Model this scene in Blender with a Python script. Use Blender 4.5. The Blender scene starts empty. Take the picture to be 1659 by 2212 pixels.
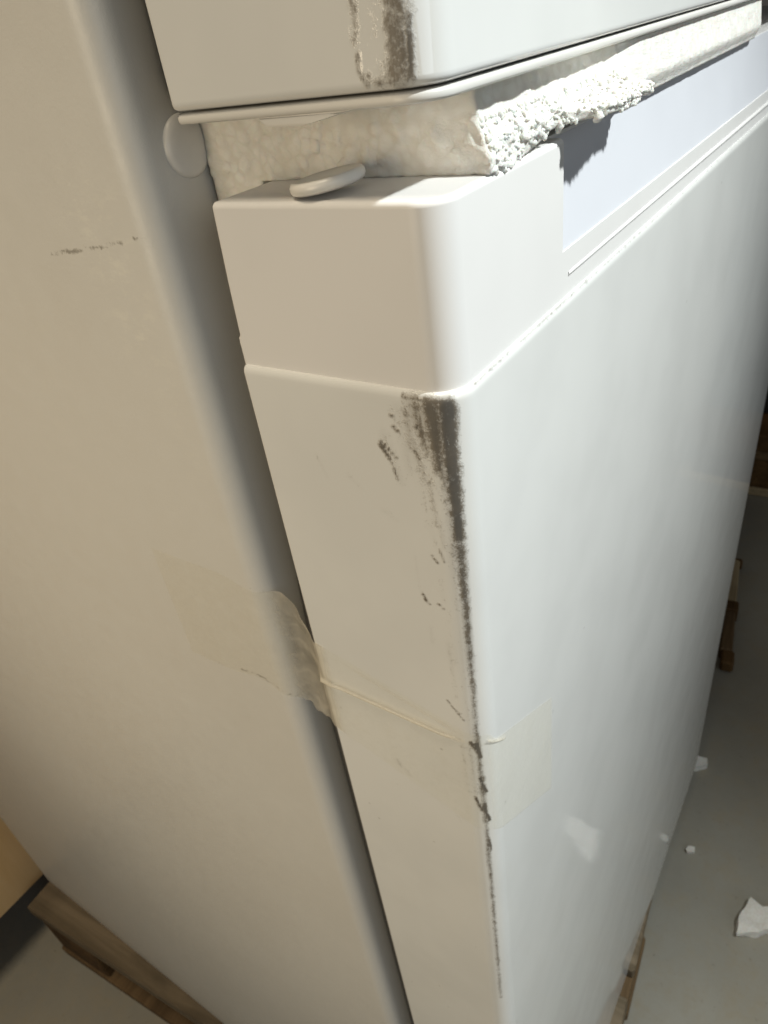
import bpy, bmesh, math, random
import numpy as np
from mathutils import Vector, Matrix, noise as mn

S = bpy.context.scene
C = S.collection
R = math.radians
rnd = random.Random(7)

# ------------------------------------------------------------------ camera
cam_d = bpy.data.cameras.new('camera')
cam = bpy.data.objects.new('camera', cam_d); C.objects.link(cam)
cam_d.sensor_fit = 'HORIZONTAL'; cam_d.sensor_width = 36
cam_d.lens = 1532.28 / 1659 * 36
cam_d.clip_start = 0.005; cam_d.clip_end = 50
CAM = Vector((-0.11506183, -0.06662288, 0.02708766))
M3 = Matrix(((0.53932546, -0.83187255, -0.13082859),
             (0.53506833, 0.21855946, 0.81604758),
             (-0.65025375, -0.51011747, 0.56298333))).transposed()
cam.matrix_world = Matrix.Translation(CAM) @ M3.to_4x4()
cam_d.dof.use_dof = True
cam_d.dof.focus_distance = 0.155
cam_d.dof.aperture_fstop = 58
S.camera = cam

# ------------------------------------------------------------------ world, lamps, exposure
w = bpy.data.worlds.new('World'); S.world = w; w.use_nodes = True
bg = w.node_tree.nodes['Background']
bg.inputs[0].default_value = (1.0, 0.94, 0.84, 1); bg.inputs[1].default_value = 0.052
S.view_settings.view_transform = 'Standard'; S.view_settings.look = 'None'
S.view_settings.exposure = 0; S.view_settings.gamma = 1

def lamp(name, kind, loc, power, col, size, target=None, **kw):
    d = bpy.data.lights.new(name, kind); d.energy = power; d.color = col
    if kind in ('POINT', 'SPOT'): d.shadow_soft_size = size
    else: d.shape = 'DISK'; d.size = size
    for k, v in kw.items(): setattr(d, k, v)
    o = bpy.data.objects.new(name, d); C.objects.link(o); o.location = loc
    if target is not None:
        o.rotation_euler = (Vector(target) - Vector(loc)).to_track_quat('-Z', 'Y').to_euler()
    return o
# cool torch held in front of the door corner, above and to the right
lamp('torch', 'SPOT', (0.23, -0.616, 0.690), 62.0, (0.95, 1.0, 0.98), 0.026, (0.02, 0, -0.33), spot_size=R(64), spot_blend=1.0)
# warm room lamp at the side
lamp('room_lamp', 'SPOT', (-0.80, 0.22, 0.00), 12.0, (1.0, 0.83, 0.58), 0.22, (0, 0.15, -0.13), spot_size=R(80), spot_blend=1.0)
# added cool fill from front left, to tint the cabinet edge bluish
lamp('cool_fill', 'AREA', (-1.0, -2.0, 0.4), 8.5, (0.76, 0.89, 1.0), 1.6, (0, 0, -0.1))
# warm ceiling lamp overhead
lamp('ceiling_lamp', 'AREA', (-0.55, 0.20, 2.2), 25.0, (1.0, 0.86, 0.64), 0.7, (-0.1, 0.0, -1.0))

# ------------------------------------------------------------------ node helpers
class NT:
    def __init__(s, name):
        s.m = bpy.data.materials.new(name); s.m.use_nodes = True
        s.t = s.m.node_tree; s.b = s.t.nodes['Principled BSDF']
    def n(s, typ, **kw):
        o = s.t.nodes.new(typ)
        for k, v in kw.items():
            if k == 'i':
                for a, b in v.items(): o.inputs[a].default_value = b
            else: setattr(o, k, v)
        return o
    def l(s, a, b): s.t.links.new(a, b)
    def noise(s, scale, detail=4, rough=.55, vec=None, dist=0):
        o = s.n('ShaderNodeTexNoise', i={'Scale': scale, 'Detail': detail, 'Roughness': rough, 'Distortion': dist})
        s.l(vec if vec is not None else s.co(), o.inputs['Vector']); return o.outputs[0]
    def co(s):
        if not hasattr(s, '_co'): s._co = s.n('ShaderNodeTexCoord').outputs['Object']
        return s._co
    def scaled(s, v):
        o = s.n('ShaderNodeMapping'); o.inputs['Scale'].default_value = v
        s.l(s.co(), o.inputs['Vector']); return o.outputs[0]
    def math(s, op, a, b=None, c=None, clamp=False):
        o = s.n('ShaderNodeMath', operation=op); o.use_clamp = clamp
        for k, v in enumerate((a, b, c)):
            if v is None: continue
            if isinstance(v, (int, float)): o.inputs[k].default_value = v
            else: s.l(v, o.inputs[k])
        return o.outputs[0]
    def ramp(s, v, lo, hi, a=0., b=1.):
        o = s.n('ShaderNodeMapRange', interpolation_type='SMOOTHSTEP')
        s.l(v, o.inputs[0])
        for k, x in zip((1, 2, 3, 4), (lo, hi, a, b)): o.inputs[k].default_value = x
        return o.outputs[0]
    def mix(s, f, a, b):
        o = s.n('ShaderNodeMix', data_type='RGBA')
        if isinstance(f, (int, float)): o.inputs[0].default_value = f
        else: s.l(f, o.inputs[0])
        for k, v in ((6, a), (7, b)):
            if isinstance(v, tuple): o.inputs[k].default_value = (*v, 1)
            else: s.l(v, o.inputs[k])
        return o.outputs[2]
    def bump(s, h, strength, dist, prev=None):
        o = s.n('ShaderNodeBump'); o.inputs['Strength'].default_value = strength
        o.inputs['Distance'].default_value = dist; s.l(h, o.inputs['Height'])
        if prev is not None: s.l(prev, o.inputs['Normal'])
        s.l(o.outputs[0], s.b.inputs['Normal']); return o.outputs[0]
    def set(s, **kw):
        for k, v in kw.items():
            k = k.replace('_', ' ')
            if isinstance(v, (int, float)): s.b.inputs[k].default_value = v
            elif isinstance(v, tuple): s.b.inputs[k].default_value = (*v, 1)
            else: s.l(v, s.b.inputs[k])

def mat_paint(name, col, rough=.14, dirt=False, peel=.02, scuff=.06, spec=.5):
    t = NT(name)
    big = t.noise(18, 3); fine = t.noise(900, 2)
    c = t.mix(t.ramp(big, .35, .7), col, tuple(x * (1 - scuff) for x in col))
    r = t.ramp(t.noise(60, 4), .3, .7, rough, rough + .04)
    if dirt:
        at = t.n('ShaderNodeAttribute', attribute_name='dirt').outputs['Fac']
        n1 = t.noise(480, 6, .72, t.scaled((1, 1, .85)))
        n2 = t.noise(1700, 3, .65)
        nn = t.math('ADD', t.math('MULTIPLY', t.math('SUBTRACT', n1, .5), 1.25), t.math('MULTIPLY', t.math('SUBTRACT', n2, .5), .65))
        k = t.math('ADD', at, nn)
        m = t.ramp(k, .24, .92)
        tint = t.mix(t.ramp(t.noise(240, 4), .35, .65), (.04, .032, .022), (.10, .077, .05))
        tint = t.mix(.62, tint, (.1, .1, .1)); tint_node = tint.node
        vl = t.math('MULTIPLY', t.ramp(at, .12, 1.0), t.ramp(t.noise(90, 5, .65, t.scaled((1, 1, .6))), .36, .62, .2, .7))
        f = t.math('MULTIPLY', t.math('MAXIMUM', m, vl), t.ramp(at, .0, .14))
        tint2 = t.mix(t.ramp(at, .62, 1.05), (.165, .128, .082), (.036, .029, .021))
        t.l(tint2, tint_node.inputs[7])
        c = t.mix(t.math('MULTIPLY', f, .93), c, tint)
        r = t.math('ADD', r, t.math('MULTIPLY', f, .5), clamp=True)
    sp = t.n('ShaderNodeTexVoronoi', i={'Scale': 95.0}); t.l(t.co(), sp.inputs['Vector'])
    sc = t.n('ShaderNodeSeparateColor'); t.l(sp.outputs['Color'], sc.inputs[0])
    speck = t.math('MULTIPLY', t.ramp(sp.outputs['Distance'], .03, .07, 1, 0), t.math('GREATER_THAN', sc.outputs[0], .93))
    c = t.mix(t.math('MULTIPLY', speck, .35), c, (.25, .22, .18))
    t.set(Base_Color=c, Roughness=r, Specular_IOR_Level=spec)
    if dirt: t.bump(f, .35, .0004)
    elif peel: t.bump(fine, peel, .0003)
    return t.m

def mat_plain(name, col, rough=.4, scale=40, var=.12, bscale=600, bstr=.05, bdist=.0005, spec=.5, **kw):
    t = NT(name)
    c = t.mix(t.ramp(t.noise(scale, 5), .3, .7), col, tuple(x * (1 - var) for x in col))
    t.set(Base_Color=c, Roughness=rough, Specular_IOR_Level=spec, **kw)
    t.bump(t.noise(bscale, 4), bstr, bdist)
    return t.m

M = {}
M['door'] = mat_paint('door_paint', (.82, .82, .80), .05, True, 0, .06, .95)
M['cap'] = mat_paint('cap_plastic', (.80, .785, .77), .30, False, .015, .03, .22)
M['cap_up'] = mat_paint('rim_plastic', (.74, .72, .68), .33, False, .015, .05)
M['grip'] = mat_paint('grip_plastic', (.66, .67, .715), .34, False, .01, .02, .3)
M['plug'] = mat_plain('plug_plastic', (.80, .78, .74), .28, 60, .05, 800, .03)
M['gasket_shade'] = mat_plain('gasket_shade_rubber', (.13, .125, .12), .6)  # seal rubber, blackened so its colour carries the shade of the gap
M['dark'] = mat_plain('dark_plastic', (.03, .03, .03), .5)

# textured painted side sheet with rub marks (attribute "dirt")
t = NT('side_sheet_paint')
col = t.mix(t.ramp(t.noise(7, 4), .35, .7), (.70, .685, .645), (.675, .655, .61))
at = t.n('ShaderNodeAttribute', attribute_name='dirt').outputs['Fac']
k = t.math('ADD', at, t.math('MULTIPLY', t.math('SUBTRACT', t.noise(420, 5, .7), .5), 1.3))
f = t.math('MULTIPLY', t.ramp(k, .42, .7), t.ramp(at, .0, .15))
col = t.mix(t.math('MULTIPLY', f, .6), col, (.10, .078, .045))
rub = t.n('ShaderNodeAttribute', attribute_name='rub').outputs['Fac']
rf = t.math('MULTIPLY', rub, t.ramp(t.noise(260, 5, .7, t.scaled((1, .5, 1))), .48, .66))
col = t.mix(t.math('MULTIPLY', rf, .6), col, (.82, .80, .72))
t.set(Base_Color=col, Roughness=t.ramp(t.noise(120, 4), .3, .7, .34, .48), Specular_IOR_Level=.4)
b1 = t.bump(t.noise(800, 4, .7), .30, .0003)
t.bump(t.noise(60, 2), .10, .0016, b1)
M['side'] = t.m

# expanded foam: voronoi beads
t = NT('expanded_foam')
v = t.n('ShaderNodeTexVoronoi', feature='F1', i={'Scale': 320.0, 'Randomness': .9})
wob = t.n('ShaderNodeMix', data_type='VECTOR', i={0: .0035})
nz = t.n('ShaderNodeTexNoise', i={'Scale': 140.0, 'Detail': 2.0}); t.l(t.co(), nz.inputs['Vector'])
t.l(t.co(), wob.inputs[4]); t.l(nz.outputs['Color'], wob.inputs[5])
t.l(wob.outputs[1], v.inputs['Vector'])
bead = t.ramp(v.outputs['Distance'], .25, .75, 1, 0)
col = t.mix(bead, (.78, .755, .70), (.86, .845, .80))
col = t.mix(t.ramp(t.noise(90, 4), .4, .75, 0, .5), col, (.76, .73, .65))
t.set(Base_Color=col, Roughness=.72, Specular_IOR_Level=.3)
t.set(Subsurface_Weight=.12, Subsurface_Scale=.002)
nb = t.bump(t.math('MULTIPLY', bead, t.ramp(t.noise(60, 2), .4, .6)), .55, .0010)
sx = t.n('ShaderNodeSeparateXYZ'); t.l(t.co(), sx.inputs[0])
t.l(t.ramp(sx.outputs[0], .0230, .0262, .45, 0), nb.node.inputs['Strength'])
nb2 = t.bump(t.noise(700, 5, .75, t.scaled((.35, 1, 1.4))), .7, .0006, nb)
M['foam'] = t.m

def mat_wood(name, a, b, along='Y', dark=.5):
    t = NT(name)
    sc = {'X': (2.5, 40, 40), 'Y': (40, 2.5, 40), 'Z': (40, 40, 2.5)}[along]
    g = t.noise(1.6, 6, .65, t.scaled(sc), .6)
    c = t.mix(t.ramp(g, .3, .7), a, b)
    c = t.mix(t.ramp(t.noise(9, 4), .45, .75, 0, dark), c, tuple(x * .35 for x in b))
    t.set(Base_Color=c, Roughness=.75, Specular_IOR_Level=.25)
    t.bump(g, .5, .002)
    return t.m
M['wood_y'] = mat_wood('pallet_wood_long', (.225, .175, .115), (.125, .096, .06), 'Y')
M['wood_x'] = mat_wood('pallet_wood_cross', (.20, .13, .065), (.12, .075, .036), 'X')
M['wood_dark'] = mat_wood('aged_dark_wood', (.17, .095, .035), (.085, .045, .017), 'X')
M['wood_pale'] = mat_wood('pale_wood', (.52, .41, .25), (.40, .30, .17), 'X', .25)

t = NT('cardboard')
col = t.mix(t.ramp(t.noise(1.2, 5, .6, t.scaled((30, 30, 4))), .3, .7), (.78, .53, .27), (.72, .47, .22))
t.set(Base_Color=col, Roughness=.85, Specular_IOR_Level=.15)
t.bump(t.noise(4, 3, .5, t.scaled((60, 60, 2))), .2, .001)
M['card'] = t.m

t = NT('concrete_floor')
a = t.noise(2.2, 6, .6); b = t.noise(26, 6, .7); c_ = t.noise(170, 4, .7)
col = t.mix(t.ramp(a, .3, .72), (.36, .345, .295), (.27, .257, .217))
col = t.mix(t.ramp(b, .42, .72, 0, .7), col, (.34, .30, .225))
col = t.mix(t.ramp(c_, .62, .74, 0, .45), col, (.10, .09, .07))
t.set(Base_Color=col, Roughness=t.ramp(b, .3, .7, .5, .75), Specular_IOR_Level=.35)
t.bump(b, .25, .004)
M['floor'] = t.m

# clear tape with a beige cast
t = NT('clear_tape')
tr = t.n('ShaderNodeBsdfTransparent'); tr.inputs[0].default_value = (1, .998, .985, 1)
df = t.n('ShaderNodeBsdfDiffuse'); df.inputs[0].default_value = (.84, .785, .67, 1)
tl = t.n('ShaderNodeBsdfTranslucent'); tl.inputs[0].default_value = (.84, .785, .67, 1)
gl = t.n('ShaderNodeBsdfGlossy'); gl.inputs['Roughness'].default_value = .16
bm_ = t.n('ShaderNodeBump', i={'Strength': .4, 'Distance': .0008}); t.l(t.noise(120, 4), bm_.inputs['Height'])
for n_ in (df, gl): t.l(bm_.outputs[0], n_.inputs['Normal'])
m0 = t.n('ShaderNodeMixShader', i={0: .4}); t.l(df.outputs[0], m0.inputs[1]); t.l(tl.outputs[0], m0.inputs[2])
cl = t.n('ShaderNodeAttribute', attribute_name='cloud').outputs['Fac']
m1 = t.n('ShaderNodeMixShader'); t.l(t.math('ADD', cl, t.ramp(t.noise(150, 5, .65), .3, .75, -.03, .05), clamp=True), m1.inputs[0])
t.l(tr.outputs[0], m1.inputs[1]); t.l(m0.outputs[0], m1.inputs[2])
m2 = t.n('ShaderNodeMixShader', i={0: .012}); t.l(m1.outputs[0], m2.inputs[1]); t.l(gl.outputs[0], m2.inputs[2])
t.l(m2.outputs[0], t.t.nodes['Material Output'].inputs[0])
M['tape'] = t.m

# ------------------------------------------------------------------ object helpers
def obj(name, bm, mat, parent=None, smooth=False, angle=None):
    me = bpy.data.meshes.new(name)
    bmesh.ops.recalc_face_normals(bm, faces=bm.faces[:])
    bm.to_mesh(me); bm.free()
    if smooth:
        for p in me.polygons: p.use_smooth = True
        if angle: me.set_sharp_from_angle(angle=R(angle))
    me.materials.append(mat)
    o = bpy.data.objects.new(name, me); C.objects.link(o)
    if smooth and angle:
        wn = o.modifiers.new('weighted_normals', 'WEIGHTED_NORMAL'); wn.keep_sharp = True; wn.weight = 90
    if parent is not None: o.parent = parent
    return o

def thing(name, label, cat, loc=(0, 0, 0), rz=0, group=None):
    o = bpy.data.objects.new(name, None); C.objects.link(o)
    o.empty_display_size = .05
    o.location = loc; o.rotation_euler = (0, 0, rz)
    o['label'] = label; o['category'] = cat
    if group: o['group'] = group
    return o
def tag(o, label, cat, group=None):
    o['label'] = label; o['category'] = cat
    if group: o['group'] = group
    return o

def box(bm, x0, x1, y0, y1, z0, z1, bev=0, seg=2):
    r = bmesh.ops.create_cube(bm, size=1)
    for v in r['verts']:
        v.co = Vector(((x0 + x1) / 2 + v.co.x * (x1 - x0), (y0 + y1) / 2 + v.co.y * (y1 - y0), (z0 + z1) / 2 + v.co.z * (z1 - z0)))
    if bev:
        es = list({e for v in r['verts'] for e in v.link_edges})
        bmesh.ops.bevel(bm, geom=es, offset=bev, segments=seg, affect='EDGES', profile=.5)

def outline(x0, x1, y0, y1, rad, inset=0, seg=16, side_step=None, u=False):
    """rounded rectangle from the back left corner along the side to the front left corner and on round;
    rad: radii at (back-left, front-left, front-right, back-right)."""
    x0 += inset; x1 -= inset; y0 += inset; y1 -= inset
    rr = [max(r_ - inset, .00015) for r_ in rad]
    pts = []
    cs = [((x0 + rr[0], y1 - rr[0]), 90, rr[0]), ((x0 + rr[1], y0 + rr[1]), 180, rr[1]),
          ((x1 - rr[2], y0 + rr[2]), 270, rr[2]), ((x1 - rr[3], y1 - rr[3]), 0, rr[3])]
    for k, ((cx, cy), a0, r_) in enumerate(cs):
        n_ = seg if k == 1 else max(3, seg // 3)
        for j in range(n_ + 1):
            a = R(a0 + 90 * j / n_)
            pts.append((cx + r_ * math.cos(a), cy + r_ * math.sin(a)))
        if k == 0 and side_step == 'front':
            ya, yb = y1 - rr[0], y0 + rr[1]
            for y in list(np.linspace(ya, .19, 12))[1:] + list(np.linspace(.19, yb, 120))[1:-1]: pts.append((x0, float(y)))
        elif k == 0 and side_step:                                     # fine columns down the visible side
            ya, yb = y1 - rr[0], y0 + rr[1]
            for j in range(1, side_step): pts.append((x0, ya + (yb - ya) * j / side_step))
    return pts

def loft(bm, rings, cap=True):
    rows = [[bm.verts.new((x, y, z)) for x, y in pts] for z, pts in rings]
    n_ = len(rows[0])
    for a, b in zip(rows, rows[1:]):
        for j in range(n_): bm.faces.new((a[j], a[(j + 1) % n_], b[(j + 1) % n_], b[j]))
    if cap:
        bm.faces.new(rows[0]); bm.faces.new(rows[-1][::-1])
    return rows

# dirt marks: capsules in millimetres on the unrolled door: u = depth along the side (0 at the corner), v = -z
def paint(o, strokes, attr='dirt', rad=.008):
    me = o.data
    n_ = len(me.vertices); co = np.empty(n_ * 3); me.vertices.foreach_get('co', co); co = co.reshape(-1, 3)
    x, y, z = co.T
    u = np.where(y < rad, 0, y)
    ang = np.arctan2(rad - y, np.maximum(rad - x, 1e-9))
    onarc = (y < rad) & (x < rad)
    u = np.where(onarc, rad - rad * ang * 1.05, u)
    u = np.where((y < rad) & (x >= rad), rad - rad * 1.57 * 1.05 - (x - rad), u)
    u = u * 1000; v = -z * 1000
    d = np.zeros(n_)
    for (u0, v0, u1, v1, w0, w1, s, soft) in strokes:
        du, dv = u1 - u0, v1 - v0; L = du * du + dv * dv + 1e-9
        tt = np.clip(((u - u0) * du + (v - v0) * dv) / L, 0, 1)
        dist = np.hypot(u - u0 - tt * du, v - v0 - tt * dv)
        ww = w0 + (w1 - w0) * tt
        d = np.maximum(d, s * np.clip((ww + soft - dist) / (2 * soft), 0, 1))
    back = y > .0775 if attr != 'dirt' else np.zeros(n_, bool)
    a = me.attributes.new(attr, 'FLOAT', 'POINT'); a.data.foreach_set('value', d.astype(np.float32))

# ------------------------------------------------------------------ the setting
bm = bmesh.new()
n_ = 40
vs = [[bm.verts.new((-4 + 12 * i / n_, -6 + 12 * j / n_, -1.02)) for j in range(n_ + 1)] for i in range(n_ + 1)]
for i in range(n_):
    for j in range(n_): bm.faces.new((vs[i][j], vs[i + 1][j], vs[i + 1][j + 1], vs[i][j + 1]))
fl = obj('floor', bm, M['floor']); fl['kind'] = 'structure'

# ------------------------------------------------------------------ refrigerator
FW, T, YC, YB = .595, .0612, .0787, .715
fr = thing('refrigerator', 'white two door refrigerator with dirt streaked door corners standing on a wooden pallet', 'refrigerator', (0, 0, -.88))
class Off:                                                            # parts keep world coordinates; the Empty stands at the base
    pass
def part(name, bm, mat, parent=None, **kw):
    p = parent or fr
    o = obj(name, bm, mat, p, **kw)
    if p is fr: o.location = (0, 0, .88)
    return o

def zrows(a, b, step):
    k = max(1, int(round(abs(b - a) / step))); return [a + (b - a) * j / k for j in range(k + 1)]

# cabinet
bm = bmesh.new()
rings = []
for z in [-.88] + zrows(-.86, -.26, .05) + zrows(-.25, .03, .0013)[0:] + zrows(.05, .70, .1):
    rings.append((z, outline(0, FW, YC, YB, (.006, .0070, .0070, .006), 0, 14, 'front')))
loft(bm, rings)
cab = part('cabinet', bm, M['side'], smooth=True, angle=50)
STR = [(128, 11, 118, 13.5, .3, .2, .4, 1.2), (100, 7, 92, 12, .4, .3, .38, 1.0), (108, -4, 99, -2, .3, .3, .4, .8), (104, -8, 97, -12, .3, .2, .4, .8), (126, 128, 122, 140, .8, .6, .3, 1.5), (70, -10, 60, -12, .3, .2, .3, 1),  # dark rub line by the edge and tape dirt
    (124, 12.6, 112, 11.6, .4, .6, .9, .9), (112, 11.6, 98, 9.8, .6, .5, .8, .8), (98, 9.8, 82, 7.3, .6, .4, .75, .9),
    (112, 12, 108, 8.6, .2, .1, .4, .6),
    (117, 170.5, 104, 167.8, .2, .5, .6, .8), (104, 167.8, 93, 166.5, .5, .6, .85, .9), (93, 166.5, 86, 169.0, .6, .5, .8, .9), (86, 169, 79.5, 173.6, .4, .5, .75, .9),
    (88, 118.5, 79, 121.5, .3, .3, .55, .7), (92, 131, 86, 132, .3, .2, .35, .6), (98, 129, 95, 127, .3, .2, .3, .6),
]
paint(cab, [(a[0], a[1], a[2], a[3], max(a[4], .5), max(a[5], .5), a[6] * 1.15, a[7] + .3) for a in STR] + [(rnd.uniform(84, 150), rnd.uniform(-15, 160)) * 2 + (.5, .5, rnd.uniform(.3, .5), .8) for _ in range(40)], 'dirt')
paint(cab, [(100, 5, 96, 35, 9, 7, .8, 8), (106, 0, 95, 6, 8, 6, .7, 6), (95, 40, 90, 70, 5, 4, .35, 6), (150, 20, 160, 90, 10, 10, .2, 20)], 'rub')
# screw cap on the cabinet front
bm = bmesh.new()
prof = [(.0070, .0), (.0069, .0006), (.0065, .0011), (.0056, .0015), (.0040, .0018), (.0020, .0019), (.0001, .0020)]
rows = []
for r_, h in prof:
    rows.append([bm.verts.new((.0168 + r_ * math.cos(2 * math.pi * k / 40), YC - h, .0092 + r_ * math.sin(2 * math.pi * k / 40))) for k in range(40)])
for a, b in zip(rows, rows[1:]):
    for j in range(40): bm.faces.new((a[j], a[(j + 1) % 40], b[(j + 1) % 40], b[j]))
bm.faces.new(rows[-1])
part('screw_cap', bm, M['plug'], smooth=True, angle=40)

# ---- lower door
ld_rad = (.0012, .008, .008, .0012)
bm = bmesh.new(); rings = []
for z in [-.888, -.8872] + zrows(-.88, -.36, .04) + zrows(-.35, -.0400, .0009):
    rings.append((z, outline(0, FW, 0, T, ld_rad, .0012 if z == -.888 else 0, 26, 110)))
for z, ins in ((-.0394, .00006), (-.0388, .00022), (-.0383, .0005), (-.0380, .0009), (-.0379, .0014), (-.0380, .0030)):
    rings.append((z, outline(0, FW, 0, T, ld_rad, ins, 26, 110)))
loft(bm, rings)
lower = part('lower_door', bm, M['door'], smooth=True, angle=50)
D = []
def cap_(*a): D.append(a)
# dense wedge under the cap
cap_(2.6, 39.5, 13.2, 39.3, 1.2, .7, .92, 1.1)
cap_(6, 40.5, 13, 41, 1.6, .8, .7, 1.6)
cap_(3.0, 41, 3.2, 58, 2.5, 2.0, 1.02, 1.3)
cap_(6.8, 41, 6.0, 56, 3.0, 2.0, .98, 2.2)
cap_(10.5, 41.5, 9.0, 52, 2.6, 1.8, .84, 2.6)
cap_(13.0, 43, 13.0, 52, 1.8, 1.4, .68, 2.4)
cap_(12.5, 50, 9.5, 61, 1.6, 1.4, .60, 1.8)
cap_(9.5, 60, 8.2, 72, 1.3, 1.0, .58, 1.6)
cap_(8.0, 70, 7.0, 79, 1.0, .8, .50, 1.4)
cap_(5.5, 58, 4.0, 76, 1.6, 1.0, .62, 1.8)
cap_(8.0, 52, 4.0, 66, .35, .2, .85, .5); cap_(9.6, 56, 5.0, 68, .3, .2, .7, .5)
cap_(11.2, 46, 9.5, 47.5, .8, .5, .95, .6); cap_(12.2, 52.5, 11, 54.5, .6, .5, .92, .5)
# the streak down the rounded edge, narrowing, with a smear beside it
cap_(3.0, 56, 2.9, 76, 2.2, 1.8, 1.0, 1.3)
cap_(2.9, 76, 2.8, 96, 1.7, 1.4, .88, 1.2)
cap_(2.8, 96, 2.8, 118, 1.4, 1.25, .80, 1.0)
cap_(2.8, 118, 3.0, 150, 1.25, 1.1, .75, 1.0)
cap_(3.0, 150, 2.8, 170, 1.3, 1.1, .75, 1.1)
cap_(2.5, 170, 2.5, 186, 1.3, 1.1, .78, 1.0)
cap_(2.5, 186, 2.4, 230, 1.1, 1.0, .74, .9)
cap_(2.4, 230, 2.6, 330, 1.0, .8, .72, .9)
cap_(5.0, 78, 4.2, 100, 1.4, .8, .48, 1.8)
cap_(14, 45, 9, 80, 2.5, 1.2, .36, 3.0)
cap_(20, 50, 17, 62, 1.8, 1.2, .42, 2.4)
cap_(15, 43, 14, 58, 2.2, 1.6, .44, 3.0)
cap_(9, 90, 6, 130, 1.2, 1.0, .30, 2.5)
cap_(4.6, 100, 4.6, 150, .8, .8, .34, 1.4)
cap_(5.5, 155, 4.0, 190, 1.6, 1.0, .38, 1.8)
cap_(3.2, 170.5, 1.4, 178, .7, .7, 1.05, .5); cap_(2.8, 186, 1.0, 194, .7, .7, 1.05, .5); cap_(3.4, 153.5, 2.2, 160, .9, .5, 1.15, .5)
# grit on the lit lip
for k_ in range(9): cap_(-5 - k_ * 2.1, 38.3 + .35 * (k_ % 3), -6.0 - k_ * 2.1, 38.4 + .3 * (k_ % 2), .35, .3, .62, .45)
# separate dabs
for a in ((17.5, 44.3, 16.4, 45.0, .55, .4), (17.2, 47.2, 15.6, 48.6, .6, .4), (21.5, 51.5, 17.2, 55.5, .45, .35), (21.3, 52.9, 18.6, 57.8, .9, .3),
          (18.6, 59, 18, 61.5, .5, .3), (15.2, 96.5, 14.4, 98, .55, .5), (14.6, 98.6, 13.2, 99.4, .6, .4), (10.8, 98.3, 9.0, 99.5, .4, .25),
          (10.9, 82.5, 9.4, 84.2, .4, .4), (8.4, 80, 7.4, 83.5, .35, .3), (11.5, 136.5, 6.5, 143, .35, .35), (10, 139, 7, 140, .3, .2),
          (5.0, 153, 3.6, 156.5, .9, .6), (3.6, 156.5, 2.6, 160, .6, .4), (2.4, 184, 1.6, 192, .8, .5), (5.2, 181, 3.4, 188, .7, .6), (1.8, 206, 1.4, 212, .7, .5)):
    cap_(*a, .95, .5)
# faint smudges
for a in ((14, 108, 14, 114, 1, 1), (9, 112, 8, 134, 1.2, 1.0), (33, 64, 29, 67, 1, .6), (24, 72, 20, 74, 1.2, .8), (16, 84, 16, 98, .6, .4), (12, 91, 8, 97, .4, .3),
          (8, 155, 7.5, 178, 1.4, 1.2), (35, 180, 31, 185, 2.0, 1.4), (12, 150, 5, 156, .9, .6), (13, 196, 12, 199, .6, .6), (10, 216, 9, 219, .5, .4), (42, 60, 40, 66, .8, .6)):
    cap_(*a, .34, 1.2)
paint(lower, D)

# top cap of the lower door, with a grip recess cut in its front
CX0, CX1, CY0, CZB = .0012, FW - .0012, .0012, -.0384
RX0, RX1 = .0600, FW - .0600
bm = bmesh.new()
cr = (.0012, .0072, .0072, .0012)
EB = [(-.0014, 0), (-.00095, .00006), (-.00057, .00027), (-.00027, .00057), (-.00006, .00095), (0, .0014)]
rings = []
for z in [CZB, -.0325, -.0312, -.0305, -.018, -.0014]:
    y1 = {CZB: .0612, -.0325: .0612, -.0312: .0611, -.0305: .0605, -.018: .0600}.get(z, .0590)
    rings.append((z, outline(CX0, CX1, CY0, y1, cr, 0, 26)))
for z, i_ in EB[1:]:
    rings.append((z, outline(CX0, CX1, CY0, .0590, cr, i_, 26)))
loft(bm, rings)
cap_o = part('top_cap', bm, M['cap'], lower)
bm = bmesh.new()                                                      # the shape of the recess, cut out of the cap
pr = [(-.01, -.0260), (CY0 + .0004, -.0260), (.0038, -.0160), (.0052, -.0070), (.0060, -.0008), (.0061, .004), (-.01, .004)]
a = [bm.verts.new((RX0, y, z)) for y, z in pr]; b = [bm.verts.new((RX1, y, z)) for y, z in pr]
for j in range(len(pr)): bm.faces.new((a[j], a[(j + 1) % len(pr)], b[(j + 1) % len(pr)], b[j]))
bm.faces.new(a); bm.faces.new(b[::-1])
cut = obj('recess_cutter', bm, M['cap'])
bo = cap_o.modifiers.new('cut', 'BOOLEAN'); bo.operation = 'DIFFERENCE'; bo.solver = 'EXACT'; bo.object = cut
dg = bpy.context.evaluated_depsgraph_get(); dg.update()
me = bpy.data.meshes.new_from_object(cap_o.evaluated_get(dg))
cap_o.modifiers.remove(bo); cap_o.data = me; me.name = 'top_cap'
cm = cut.data; bpy.data.objects.remove(cut); bpy.data.meshes.remove(cm)
for p in me.polygons: p.use_smooth = True
me.set_sharp_from_angle(angle=R(35))
wn = cap_o.modifiers.new('weighted_normals', 'WEIGHTED_NORMAL'); wn.keep_sharp = True; wn.weight = 90
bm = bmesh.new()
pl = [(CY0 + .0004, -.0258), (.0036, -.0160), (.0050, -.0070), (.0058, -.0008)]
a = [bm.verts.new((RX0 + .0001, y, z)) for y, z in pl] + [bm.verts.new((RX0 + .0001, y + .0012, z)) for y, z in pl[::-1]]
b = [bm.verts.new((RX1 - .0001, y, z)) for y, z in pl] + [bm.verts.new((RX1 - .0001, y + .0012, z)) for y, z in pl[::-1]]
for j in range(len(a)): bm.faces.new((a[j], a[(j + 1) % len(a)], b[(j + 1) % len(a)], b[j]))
bm.faces.new(a); bm.faces.new(b[::-1])
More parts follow.
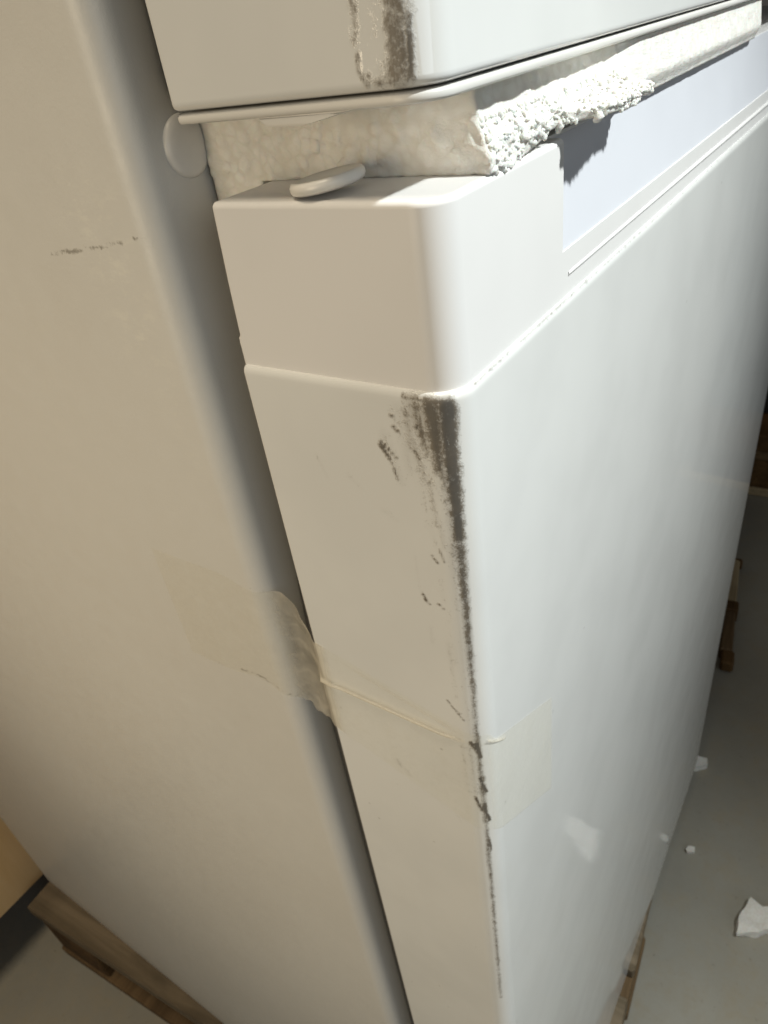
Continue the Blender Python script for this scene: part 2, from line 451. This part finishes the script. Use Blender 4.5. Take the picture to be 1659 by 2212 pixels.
part('grip_recess', bm, M['grip'], lower, smooth=True, angle=35)
# raised bead along the cap foot, starting right of the corner block
bm = bmesh.new()
bp = [(.0014, -.0312), (.0004, -.0317), (.0000, -.0324), (.0001, -.0332), (.0014, -.0338)]
a = [bm.verts.new((.0640, .0011 + (y - .0011) * .15, -.0325 + (z + .0325) * .5)) for y, z in bp]; b = [bm.verts.new((FW - .064, y, z)) for y, z in bp]
for j in range(5): bm.faces.new((a[j], a[(j + 1) % 5], b[(j + 1) % 5], b[j]))
bm.faces.new(a); bm.faces.new(b[::-1])
part('trim_bead', bm, M['cap'], lower, smooth=True, angle=60)
# loose round plug on the cap
bm = bmesh.new()
prof = [(.0068, 0), (.0077, .0004), (.0080, .0010), (.0080, .0018), (.0076, .0024), (.0069, .0026), (.0062, .0023), (.0030, .0021), (.0001, .0021)]
rows = [[bm.verts.new((r_ * math.cos(2 * math.pi * k / 48), r_ * math.sin(2 * math.pi * k / 48), h)) for k in range(48)] for r_, h in prof]
for p_, q_ in zip(rows, rows[1:]):
    for j in range(48): bm.faces.new((p_[j], p_[(j + 1) % 48], q_[(j + 1) % 48], q_[j]))
bm.faces.new(rows[0]); bm.faces.new(rows[-1])
bmesh.ops.transform(bm, matrix=Matrix.Translation((.0092, .0315, .0010)) @ Matrix.Rotation(R(-7), 4, 'X') @ Matrix.Rotation(R(-2), 4, 'Y'), verts=bm.verts[:])
part('hinge_plug', bm, M['plug'], lower, smooth=True, angle=50)
# rubber seal, brought outward and darkened to paint in the gap's shade
bm = bmesh.new()
gp = [(.0145, -.86), (.0145, -.15), (.0185, -.085), (.0235, -.04), (.0235, -.0092), (.5715, -.0092), (.5715, -.04), (.5805, -.15), (.5805, -.86)]
a = [bm.verts.new((x, T + .0003, z)) for x, z in gp]; b = [bm.verts.new((x, YC - .0005, z)) for x, z in gp]
for j in range(len(gp)): bm.faces.new((a[j], a[(j + 1) % len(gp)], b[(j + 1) % len(gp)], b[j]))
bm.faces.new(a); bm.faces.new(b[::-1])
part('gasket_shade', bm, M['gasket_shade'], lower)
# foot under the far bottom corner
bm = bmesh.new(); box(bm, .566, .588, .004, .03, -.9, -.8884, .002); part('foot', bm, M['dark'], lower)

# ---- upper door
ud_rad = (.0012, .008, .008, .0012)
bm = bmesh.new(); rings = []
for z, ins in ((.0176, .004), (.0176, .0016), (.0178, .0008), (.0182, .0002), (.0188, 0)):
    rings.append((z, outline(0, FW, 0, T + .0006, ud_rad, ins, 26, 110)))
for z in zrows(.0194, .06, .0008) + [.1, .2, .4, .6]:
    rings.append((z, outline(0, FW, 0, T + .0006, ud_rad, 0, 26, 110)))
loft(bm, rings)
upper = part('upper_door', bm, M['door'], smooth=True, angle=50)
UD = []
for a in ((4.2, -19.2, 10.5, -19.0, 1.0, .7, .92, 1.0), (10, -19, 13.2, -20.5, .5, .5, .75, .8), (9.0, -18.8, 12.5, -19.2, .3, .3, .62, .7), (6.0, -20, 6.0, -30, 2.6, 2.2, .80, 1.4), (5.0, -28, 5.0, -60, 2.2, 1.8, .70, 1.4), (7.5, -30, 8.2, -60, 1.4, 1.3, .58, 1.8), (9.5, -26, 10, -60, 1.5, 1.2, .36, 2.2),
          (4.2, -19.5, 3.6, -27, .8, .8, .95, .7), (12.6, -18.8, 14.0, -21, .5, .5, .95, .6), (14.0, -21, 13.8, -23.5, .5, .6, .9, .6), (14.2, -25, 13.2, -30, .8, .8, .62, .9), (13.8, -30, 13.2, -40, .9, .7, .60, .9),
          (9.5, -20.5, 8.0, -23, 1.4, 1.2, .5, 1.2), (13.4, -40, 12.8, -52, .7, .6, .55, .9)):
    UD.append(a)
paint(upper, UD)
bm = bmesh.new(); rings = []
for z, ins in ((.0152, .006), (.0152, .0010), (.0154, .0004), (.0158, .00015), (.0166, .00015), (.0170, .0005), (.0172, .0012), (.0172, .004)):
    rings.append((z, outline(.0002, FW - .0002, .0002, T + .0004, ud_rad, ins, 26)))
loft(bm, rings)
part('end_rim', bm, M['cap_up'], upper, smooth=True, angle=50)
# moulded tab under the rim, on the side
bm = bmesh.new()
tp = [(.0400, .0154), (.0388, .0144), (.0374, .0136), (.0290, .0134), (.0265, .0138), (.0205, .0148), (.0165, .0154)]
a = [bm.verts.new((.0006, y, z)) for y, z in tp]; b = [bm.verts.new((.0120, y, z)) for y, z in tp]
for j in range(len(tp)): bm.faces.new((a[j], a[(j + 1) % len(tp)], b[(j + 1) % len(tp)], b[j]))
bm.faces.new(a); bm.faces.new(b[::-1])
bmesh.ops.bevel(bm, geom=[e for e in bm.edges if abs(e.verts[0].co.x - .0006) < 1e-5 and abs(e.verts[1].co.x - .0006) < 1e-5], offset=.0004, segments=2, affect='EDGES')
part('hinge_tab', bm, M['cap_up'], upper, smooth=True, angle=50)
bm = bmesh.new(); box(bm, .0145, .5805, T + .0008, YC - .0005, .019, .58, .002); part('gasket_shade', bm, M['gasket_shade'], upper, smooth=True, angle=40)  # upper seal, likewise set outward and dark as painted gap shade

# ------------------------------------------------------------------ foam spacer between the doors
bm = bmesh.new()
FX0, FX1, FY0, FY1 = .0222, .303, .0038, .0772
bmesh.ops.create_grid(bm, x_segments=1, y_segments=1, size=1)
bm.clear()
def grid(fn, nu, nv):
    vs = [[bm.verts.new(fn(i / nu, j / nv)) for j in range(nv + 1)] for i in range(nu + 1)]
    for i in range(nu):
        for j in range(nv): bm.faces.new((vs[i][j], vs[i + 1][j], vs[i + 1][j + 1], vs[i][j + 1]))
ZT = .0149
xs = lambda a: FX0 + (FX1 - FX0) * a
NX, NY, NZ = 420, 96, 26
grid(lambda a, b: (xs(a), FY0, ZT * b), NX, NZ)                        # front
grid(lambda a, b: (xs(a), FY1, ZT * b), NX, NZ)                        # back
grid(lambda a, b: (FX0, FY0 + (FY1 - FY0) * a, ZT * b), NY, NZ)        # left end face
grid(lambda a, b: (FX1, FY0 + (FY1 - FY0) * a, ZT * b), NY, NZ)
grid(lambda a, b: (xs(a), FY0 + (FY1 - FY0) * b, 0), NX, NY)
grid(lambda a, b: (xs(a), FY0 + (FY1 - FY0) * b, ZT), NX, NY)
bmesh.ops.remove_doubles(bm, verts=bm.verts[:], dist=1e-5)
bmesh.ops.recalc_face_normals(bm, faces=bm.faces[:])
sm = lambda a, b, x: (lambda t_: t_ * t_ * (3 - 2 * t_))(min(1, max(0, (x - a) / (b - a))))
new = []
for v in bm.verts:
    x, y, z = v.co
    h = z / ZT
    onfront = y < FY0 + 1e-5; onleft = x < FX0 + 1e-5
    p = Vector((x, y, z))
    bead = 1 - mn.voronoi(p * 330)[0][0]
    n3 = mn.fractal(p * 160, 1.0, 2.0, 4); n4 = mn.fractal(p * 420 + Vector((7, 1, 3)), 1.0, 2.0, 3)
    dx = dy = dz = 0
    fy = 1 - sm(FY0, FY0 + .014, y); fx = 1 - sm(FX0, FX0 + .012, x)
    rag = (1 - sm(.101, .107, x)) * fy                                 # broken front stretch
    if True:
        up = sm(.26, .50, h + .22 * mn.noise(Vector((x * 120, 2, 5))))
        dy += fy * (.0022 * (1 - sm(.0, .34, h)) * sm(.101, .110, x) + (.0034 - .0020 * sm(.06, .12, x)) * sm(.12, 1, h)) - fy * (.0018 + .0012 * sm(.09, .12, x))           # the face leans back to the top
        dy += rag * (1 - up) * (-.0004 - .0112 * sm(.052, .066, x) * (1 - .35 * sm(.075, .105, x)) + (.0026 * n3 + .0016 * n4 - .0012 * bead) * (1 - .15 * sm(.05, .07, x)) * (.15 + .85 * sm(.05, .5, h)))
        dy += fy * (1 - rag) * (.00015 * n3 + .0001 * n4)
        dy += fy * rag * up * .0010 * n3
        dz += rag * (1 - sm(.0, .5, h)) * (.0040 + .0004 * n3) * sm(.035, .064, x)
    dx += fx * (.0003 * n4 - .0007 * max(0, 1 - (mn.voronoi(p * 270)[0][0] / .62) ** 2) * (.45 + .8 * sm(-.15, .3, mn.noise(p * 70)))) if onleft else 0
    dx += (fx * fy) * (.0025 * sm(.3, 1, h) + .0012 * n3)
    dx += -.0008 * sm(.045, .07, y) * fx
    if y > .0618 and z < 1e-6: dz -= .0085 * sm(.0618, .0622, y)
    if onleft and h < .12: dz += .0005 * max(0, n4)
    if x > FX1 - .014:                                                 # rounded far end
        k_ = (x - (FX1 - .014)) / .014
        dy += fy * .010 * k_ * k_; dz -= h * .003 * k_ * k_
    new.append((x + dx, y + dy, max(z + dz, .00005) if y < .0618 else z + dz))
torn = [Vector(c_) for v, c_ in zip(bm.verts, new) if v.co.y < FY0 + 1e-5 and FX0 + .001 < v.co.x < .106 and v.co.z < ZT * .62]
for v, c_ in zip(bm.verts, new): v.co = c_
foam = obj('foam_spacer', bm, M['foam'], smooth=True)
bm = bmesh.new()                                                       # beads half broken out of the torn edge
for k in range(520):
    c_ = rnd.choice(torn); r_ = rnd.uniform(.00025, .00085) * (1.25 if c_.z < .004 else .9)
    ic = bmesh.ops.create_icosphere(bm, subdivisions=2, radius=r_)
    sq = Vector((rnd.uniform(.8, 1.5), rnd.uniform(.7, 1.2), rnd.uniform(.7, 1.3)))
    for v in ic['verts']:
        q = v.co * 900 + Vector((k, 0, 0))
        v.co = Vector((v.co.x * sq.x, v.co.y * sq.y, v.co.z * sq.z)) * (1 + .7 * mn.noise(q * 1.6)) + c_ + Vector((0, r_ * .25, 0))
tb = obj('torn_beads', bm, M['foam'], foam, smooth=True); tb['kind'] = 'stuff'
tag(foam, 'white foam strip with a torn front edge wedged between the two doors', 'foam')

# ------------------------------------------------------------------ clear tape over the door gap
bm = bmesh.new()
path = []                                                              # (station point at upper edge, at lower edge, cloud, frame x/y offset)
def on_door(u, v, h=.00035):
    """point on the unrolled lower door, u mm of depth from the corner, v mm below the cap top"""
    r_ = 8.0; q = r_ * math.pi / 2
    if u >= r_: return Vector((-h, u / 1000, -v / 1000))
    s_ = (r_ - u)
    if s_ <= q:
        a = s_ / r_; n_ = Vector((-math.cos(a), -math.sin(a), 0))
        return Vector(((r_ - r_ * math.cos(a)) / 1000, (r_ - r_ * math.sin(a)) / 1000, -v / 1000)) + n_ * h
    return Vector(((r_ + s_ - q) / 1000, -h, -v / 1000))
def on_cab(y, v, h=.00035):
    r_ = 7.0; y0 = 78.7
    if y > y0 + r_: return Vector((-h, y / 1000, -v / 1000))
    t_ = max(0, (y0 + r_ - y) / r_); a = min(t_, 1) * R(60)
    return Vector(((r_ - r_ * math.cos(a)) / 1000, (y0 + r_ - r_ * math.sin(a)) / 1000, -v / 1000)) + Vector((-math.cos(a), -math.sin(a), 0)) * h
NS = 120
cloud = []
rows = []
def row(f, c):
    rows.append([bm.verts.new(f(k / NS)) for k in range(NS + 1)])
    cloud.extend([c(k / NS) if callable(c) else c for k in range(NS + 1)])
for y in np.linspace(132, 80, 24):
    e0 = 117.5 + 4 * sm(100, 79, y); e1 = 170.5 - 3 * math.exp(-((y - 95) / 9) ** 2) + 3 * sm(90, 80, y)
    row(lambda s_: on_cab(y, e0 + (e1 - e0) * s_), lambda s_: .06)
for k in range(1, 12):                                                 # across the gap
    g = k / 12
    def gap(s_, g=g):
        t0 = 121.5 * (1 - g ** 3) + 134 * g ** 3; t0 += 2.4 * mn.noise(Vector((g * 4.5, 2, 9))) * math.sin(math.pi * g); t1 = 173.5 + 2.5 * g ** .6 + 3.4 * mn.noise(Vector((g * 5, 7, 1))) * math.sin(math.pi * g)
        A = on_cab(79, t0 + (t1 - t0) * s_); B = on_door(60.8, t0 + (t1 - t0) * s_)
        P = A.lerp(B, g)
        wr = (.0026 * mn.noise(Vector((s_ * 5.5 + g * 2, g * 2.2, 3))) + .0006 * mn.noise(Vector((s_ * 14, g * 7 + s_ * 5, 8)))) * math.sin(math.pi * g)
        sag = wr + .0042 * math.sin(math.pi * g) * (.55 + .45 * math.sin(math.pi * min(1, s_ * 1.1)))
        return P + Vector((sag, 0, -.0012 * math.sin(9 * s_) * math.sin(math.pi * g)))
    row(gap, lambda s_, g=g: .26 + .26 * g + .22 * max(0, mn.noise(Vector((s_ * 4 + 2 * g, g * 5, 1)))) + .18 * max(0, .2 - abs(mn.noise(Vector((s_ * 7, g * 4 + s_ * 3, 5))))) * 4)
U = list(np.linspace(60.8, 9, 70)) + list(np.linspace(8, -5, 20)) + list(np.linspace(-6, -47, 24))
for u in U:
    q = (60.8 - u) / 60.8
    if u >= 0:
        e0 = 134 + 16 * q ** 1.1; e1 = 176 + 24 * q
    else:
        e0 = 150 + (-u) * .62; e1 = 200 + (-u) * .80
        e0 += 3 * sm(0, -4, u)
    e1 = min(e1, 237 + (-u) * .02)
    def f(s_, u=u, e0=e0, e1=e1, q=q):
        v = e0 + (e1 - e0) * s_
        h = .00022
        if u > 4:
            c0 = 151.5 + 1.5 * q                                       # the main crease and a fainter one above
            am = sm(4, 16, u)
            h += (.0013 * math.exp(-((v - c0) / .75) ** 2) + .0003 * math.exp(-((v - (136 + 16 * q)) / .6) ** 2) * sm(52, 40, u)) * am
            h += .0011 * sm(53, 60.8, u) * (1 - sm(55, 60.8, u) * .6) * (.6 + .4 * math.sin((v - 134) * .55)) * sm(134, 142, v) + .0006 * math.exp(-((u - 56 + (v - 150) * .08) / 1.6) ** 2) * sm(146, 156, v)
        elif u > -9: h += .0005 * math.exp(-((v - (153 - u * .9)) / .5) ** 2)
        return on_door(u, v, h)
    row(f, (lambda s_, u=u, e0=e0, e1=e1, q=q: min(.9, .012 + .6 * sm(55, 60.8, u) + (.62 * math.exp(-((e0 + (e1 - e0) * s_ - 151.5 - 1.5 * q) / .8) ** 2) + .22 * math.exp(-((e0 + (e1 - e0) * s_ - 136 - 16 * q) / .5) ** 2) * sm(52, 40, u)) * sm(4, 14, u))) if u > 0 else (lambda s_, u=u, e0=e0, e1=e1: .12 + (.6 * math.exp(-((e0 + (e1 - e0) * s_ - 153 + u * .9) / .5) ** 2) if u > -9 else 0)))
for a, b in zip(rows, rows[1:]):
    for j in range(NS): bm.faces.new((a[j], a[j + 1], b[j + 1], b[j]))
tape = obj('packing_tape', bm, M['tape'], smooth=True)
a = tape.data.attributes.new('cloud', 'FLOAT', 'POINT'); a.data.foreach_set('value', np.array(cloud, np.float32))
tag(tape, 'creased clear packing tape stuck across the gap from cabinet to lower door', 'tape')

# ------------------------------------------------------------------ pallet under the refrigerator (turned a little)
pal = thing('pallet', 'worn wooden pallet under the white refrigerator', 'pallet', (.020, -.028, -1.02), R(4.6), 'wooden pallets')
PX, PY = .62, .765
def plank(name, x0, x1, y0, y1, z0, z1, mat, parent, bev=.002):
    bm = bmesh.new(); box(bm, x0, x1, y0, y1, z0, z1, bev, 1)
    for v in bm.verts:
        v.co += Vector((rnd.uniform(-1, 1), rnd.uniform(-1, 1), 0)) * .0008
    return obj(name, bm, mat, parent)
ZT_ = .1395
for k in range(5):
    x0 = .0 + k * (PX - .1) / 4
    plank('deck_board', x0, x0 + .1, 0, PY - .03, ZT_ - .020, ZT_, M['wood_y'], pal)
for k in range(3):
    y0 = (PY - .13) * k / 2
    plank('stringer_board', .005, PX - .005, y0, y0 + .1, ZT_ - .042, ZT_ - .0205, M['wood_x'], pal)
    for j in range(3):
        x0 = .004 + j * (PX - .108) / 2
        plank('block', x0, x0 + .1, y0 + .002, y0 + .098, .021, ZT_ - .0425, M['wood_dark'], pal)
for j in range(3):
    x0 = .002 + j * (PX - .104) / 2
    plank('bottom_board', x0, x0 + .1, .0, PY - .03, .0005, .0205, M['wood_x'], pal)

# ------------------------------------------------------------------ cardboard box behind
cb = thing('cardboard_box', 'plain tan cardboard box standing behind the refrigerator', 'box', (-.2, .745, -1.02))
bm = bmesh.new(); box(bm, -.25, .55, 0, .5, .112, .80, .003, 1); obj('carton', bm, M['card'], cb)
bm = bmesh.new(); box(bm, -.20, .50, .12, .46, .0005, .1115, .002, 1); obj('base_block', bm, M['wood_dark'], cb)

# ------------------------------------------------------------------ far wood on the right
bt = thing('wooden_batten', 'short pale wooden batten with dark ends lying on the floor beyond the refrigerator', 'batten', (.915, .010, -1.02), R(8.5))
bm = bmesh.new(); box(bm, .02, .13, -.004, .018, .0005, .028, .003, 1); obj('lath', bm, M['wood_x'], bt)
bm = bmesh.new(); box(bm, .15, .29, -.004, .020, .0005, .030, .003, 1); obj('lath', bm, M['wood_pale'], bt)
bm = bmesh.new(); box(bm, .125, .153, -.008, .022, .0005, .034, .003, 1); obj('joint', bm, M['wood_dark'], bt)
bm = bmesh.new(); box(bm, -.012, .024, -.008, .014, .0005, .026, .004, 1); obj('end_knot', bm, M['wood_dark'], bt)
bm = bmesh.new(); box(bm, .288, .31, -.010, .012, .0005, .02, .004, 1); obj('end_knot', bm, M['wood_dark'], bt)
p2 = thing('pallet', 'dark brown wooden pallet standing far right at the edge of the room', 'pallet', (1.52, -.25, -1.02), R(4), 'wooden pallets')
plank('bottom_board', 0, .12, 0, .9, .0005, .022, M['wood_pale'], p2)
plank('block', .004, .118, .02, .88, .0225, .10, M['wood_dark'], p2)
plank('stringer_board', 0, .8, 0, .9, .1005, .122, M['wood_x'], p2)
plank('deck_board', 0, .8, 0, .42, .1225, .165, M['wood_dark'], p2)
plank('deck_board', 0, .8, .45, .9, .1225, .165, M['wood_dark'], p2)
ct = thing('crate', 'black crate standing on the far dark pallet', 'crate', (1.60, -.22, -.8545))
bm = bmesh.new(); box(bm, 0, .7, 0, .8, 0, .5, .01, 2); obj('body', bm, M['dark'], ct)
bm = bmesh.new(); box(bm, -.006, .706, -.006, .806, .5, .53, .006, 2); obj('lid', bm, M['dark'], ct)

# ------------------------------------------------------------------ foam scraps on the floor
def scrap(name, pts, h, loc, label, seed, sub=5):
    bm = bmesh.new()
    f = bm.faces.new([bm.verts.new((x, y, 0)) for x, y in pts])
    e = bmesh.ops.extrude_face_region(bm, geom=[f])
    for v in e['geom']:
        if isinstance(v, bmesh.types.BMVert): v.co.z += h
    bmesh.ops.triangulate(bm, faces=bm.faces[:])
    bmesh.ops.subdivide_edges(bm, edges=bm.edges[:], cuts=sub, use_grid_fill=True)
    for v in bm.verts:
        q = v.co * 60 + Vector((seed, 0, 0))
        v.co += Vector((mn.noise(q), mn.noise(q + Vector((9, 2, 1))), mn.noise(q + Vector((3, 8, 5))))) * .0035
        v.co.z = max(v.co.z, 0)
    o = obj(name, bm, M['foam'], smooth=True, angle=50); o.location = loc
    return tag(o, label, 'foam scrap', 'foam scraps on the floor')
scrap('foam_scrap', [(.446, -.098), (.462, -.096), (.500, -.104), (.494, -.121), (.505, -.135), (.500, -.150), (.475, -.150), (.468, -.130), (.458, -.121)], .012, (0, 0, -1.0195),
      'largest white foam scrap on the grey floor right of the refrigerator', 1)
scrap('foam_scrap', [(.672, .008), (.684, -.006), (.697, -.002), (.694, .012), (.68, .016)], .012, (0, 0, -1.0195),
      'small foam crumb close beside the refrigerator base', 4, 3)
scrap('foam_scrap', [(.529, -.016), (.534, -.023), (.541, -.022), (.539, -.014), (.534, -.012)], .005, (0, 0, -1.0195),
      'tiny foam crumb on the floor between the refrigerator and the largest scrap', 8, 3)

S.cycles.max_bounces = 10
S.cycles.transparent_max_bounces = 12
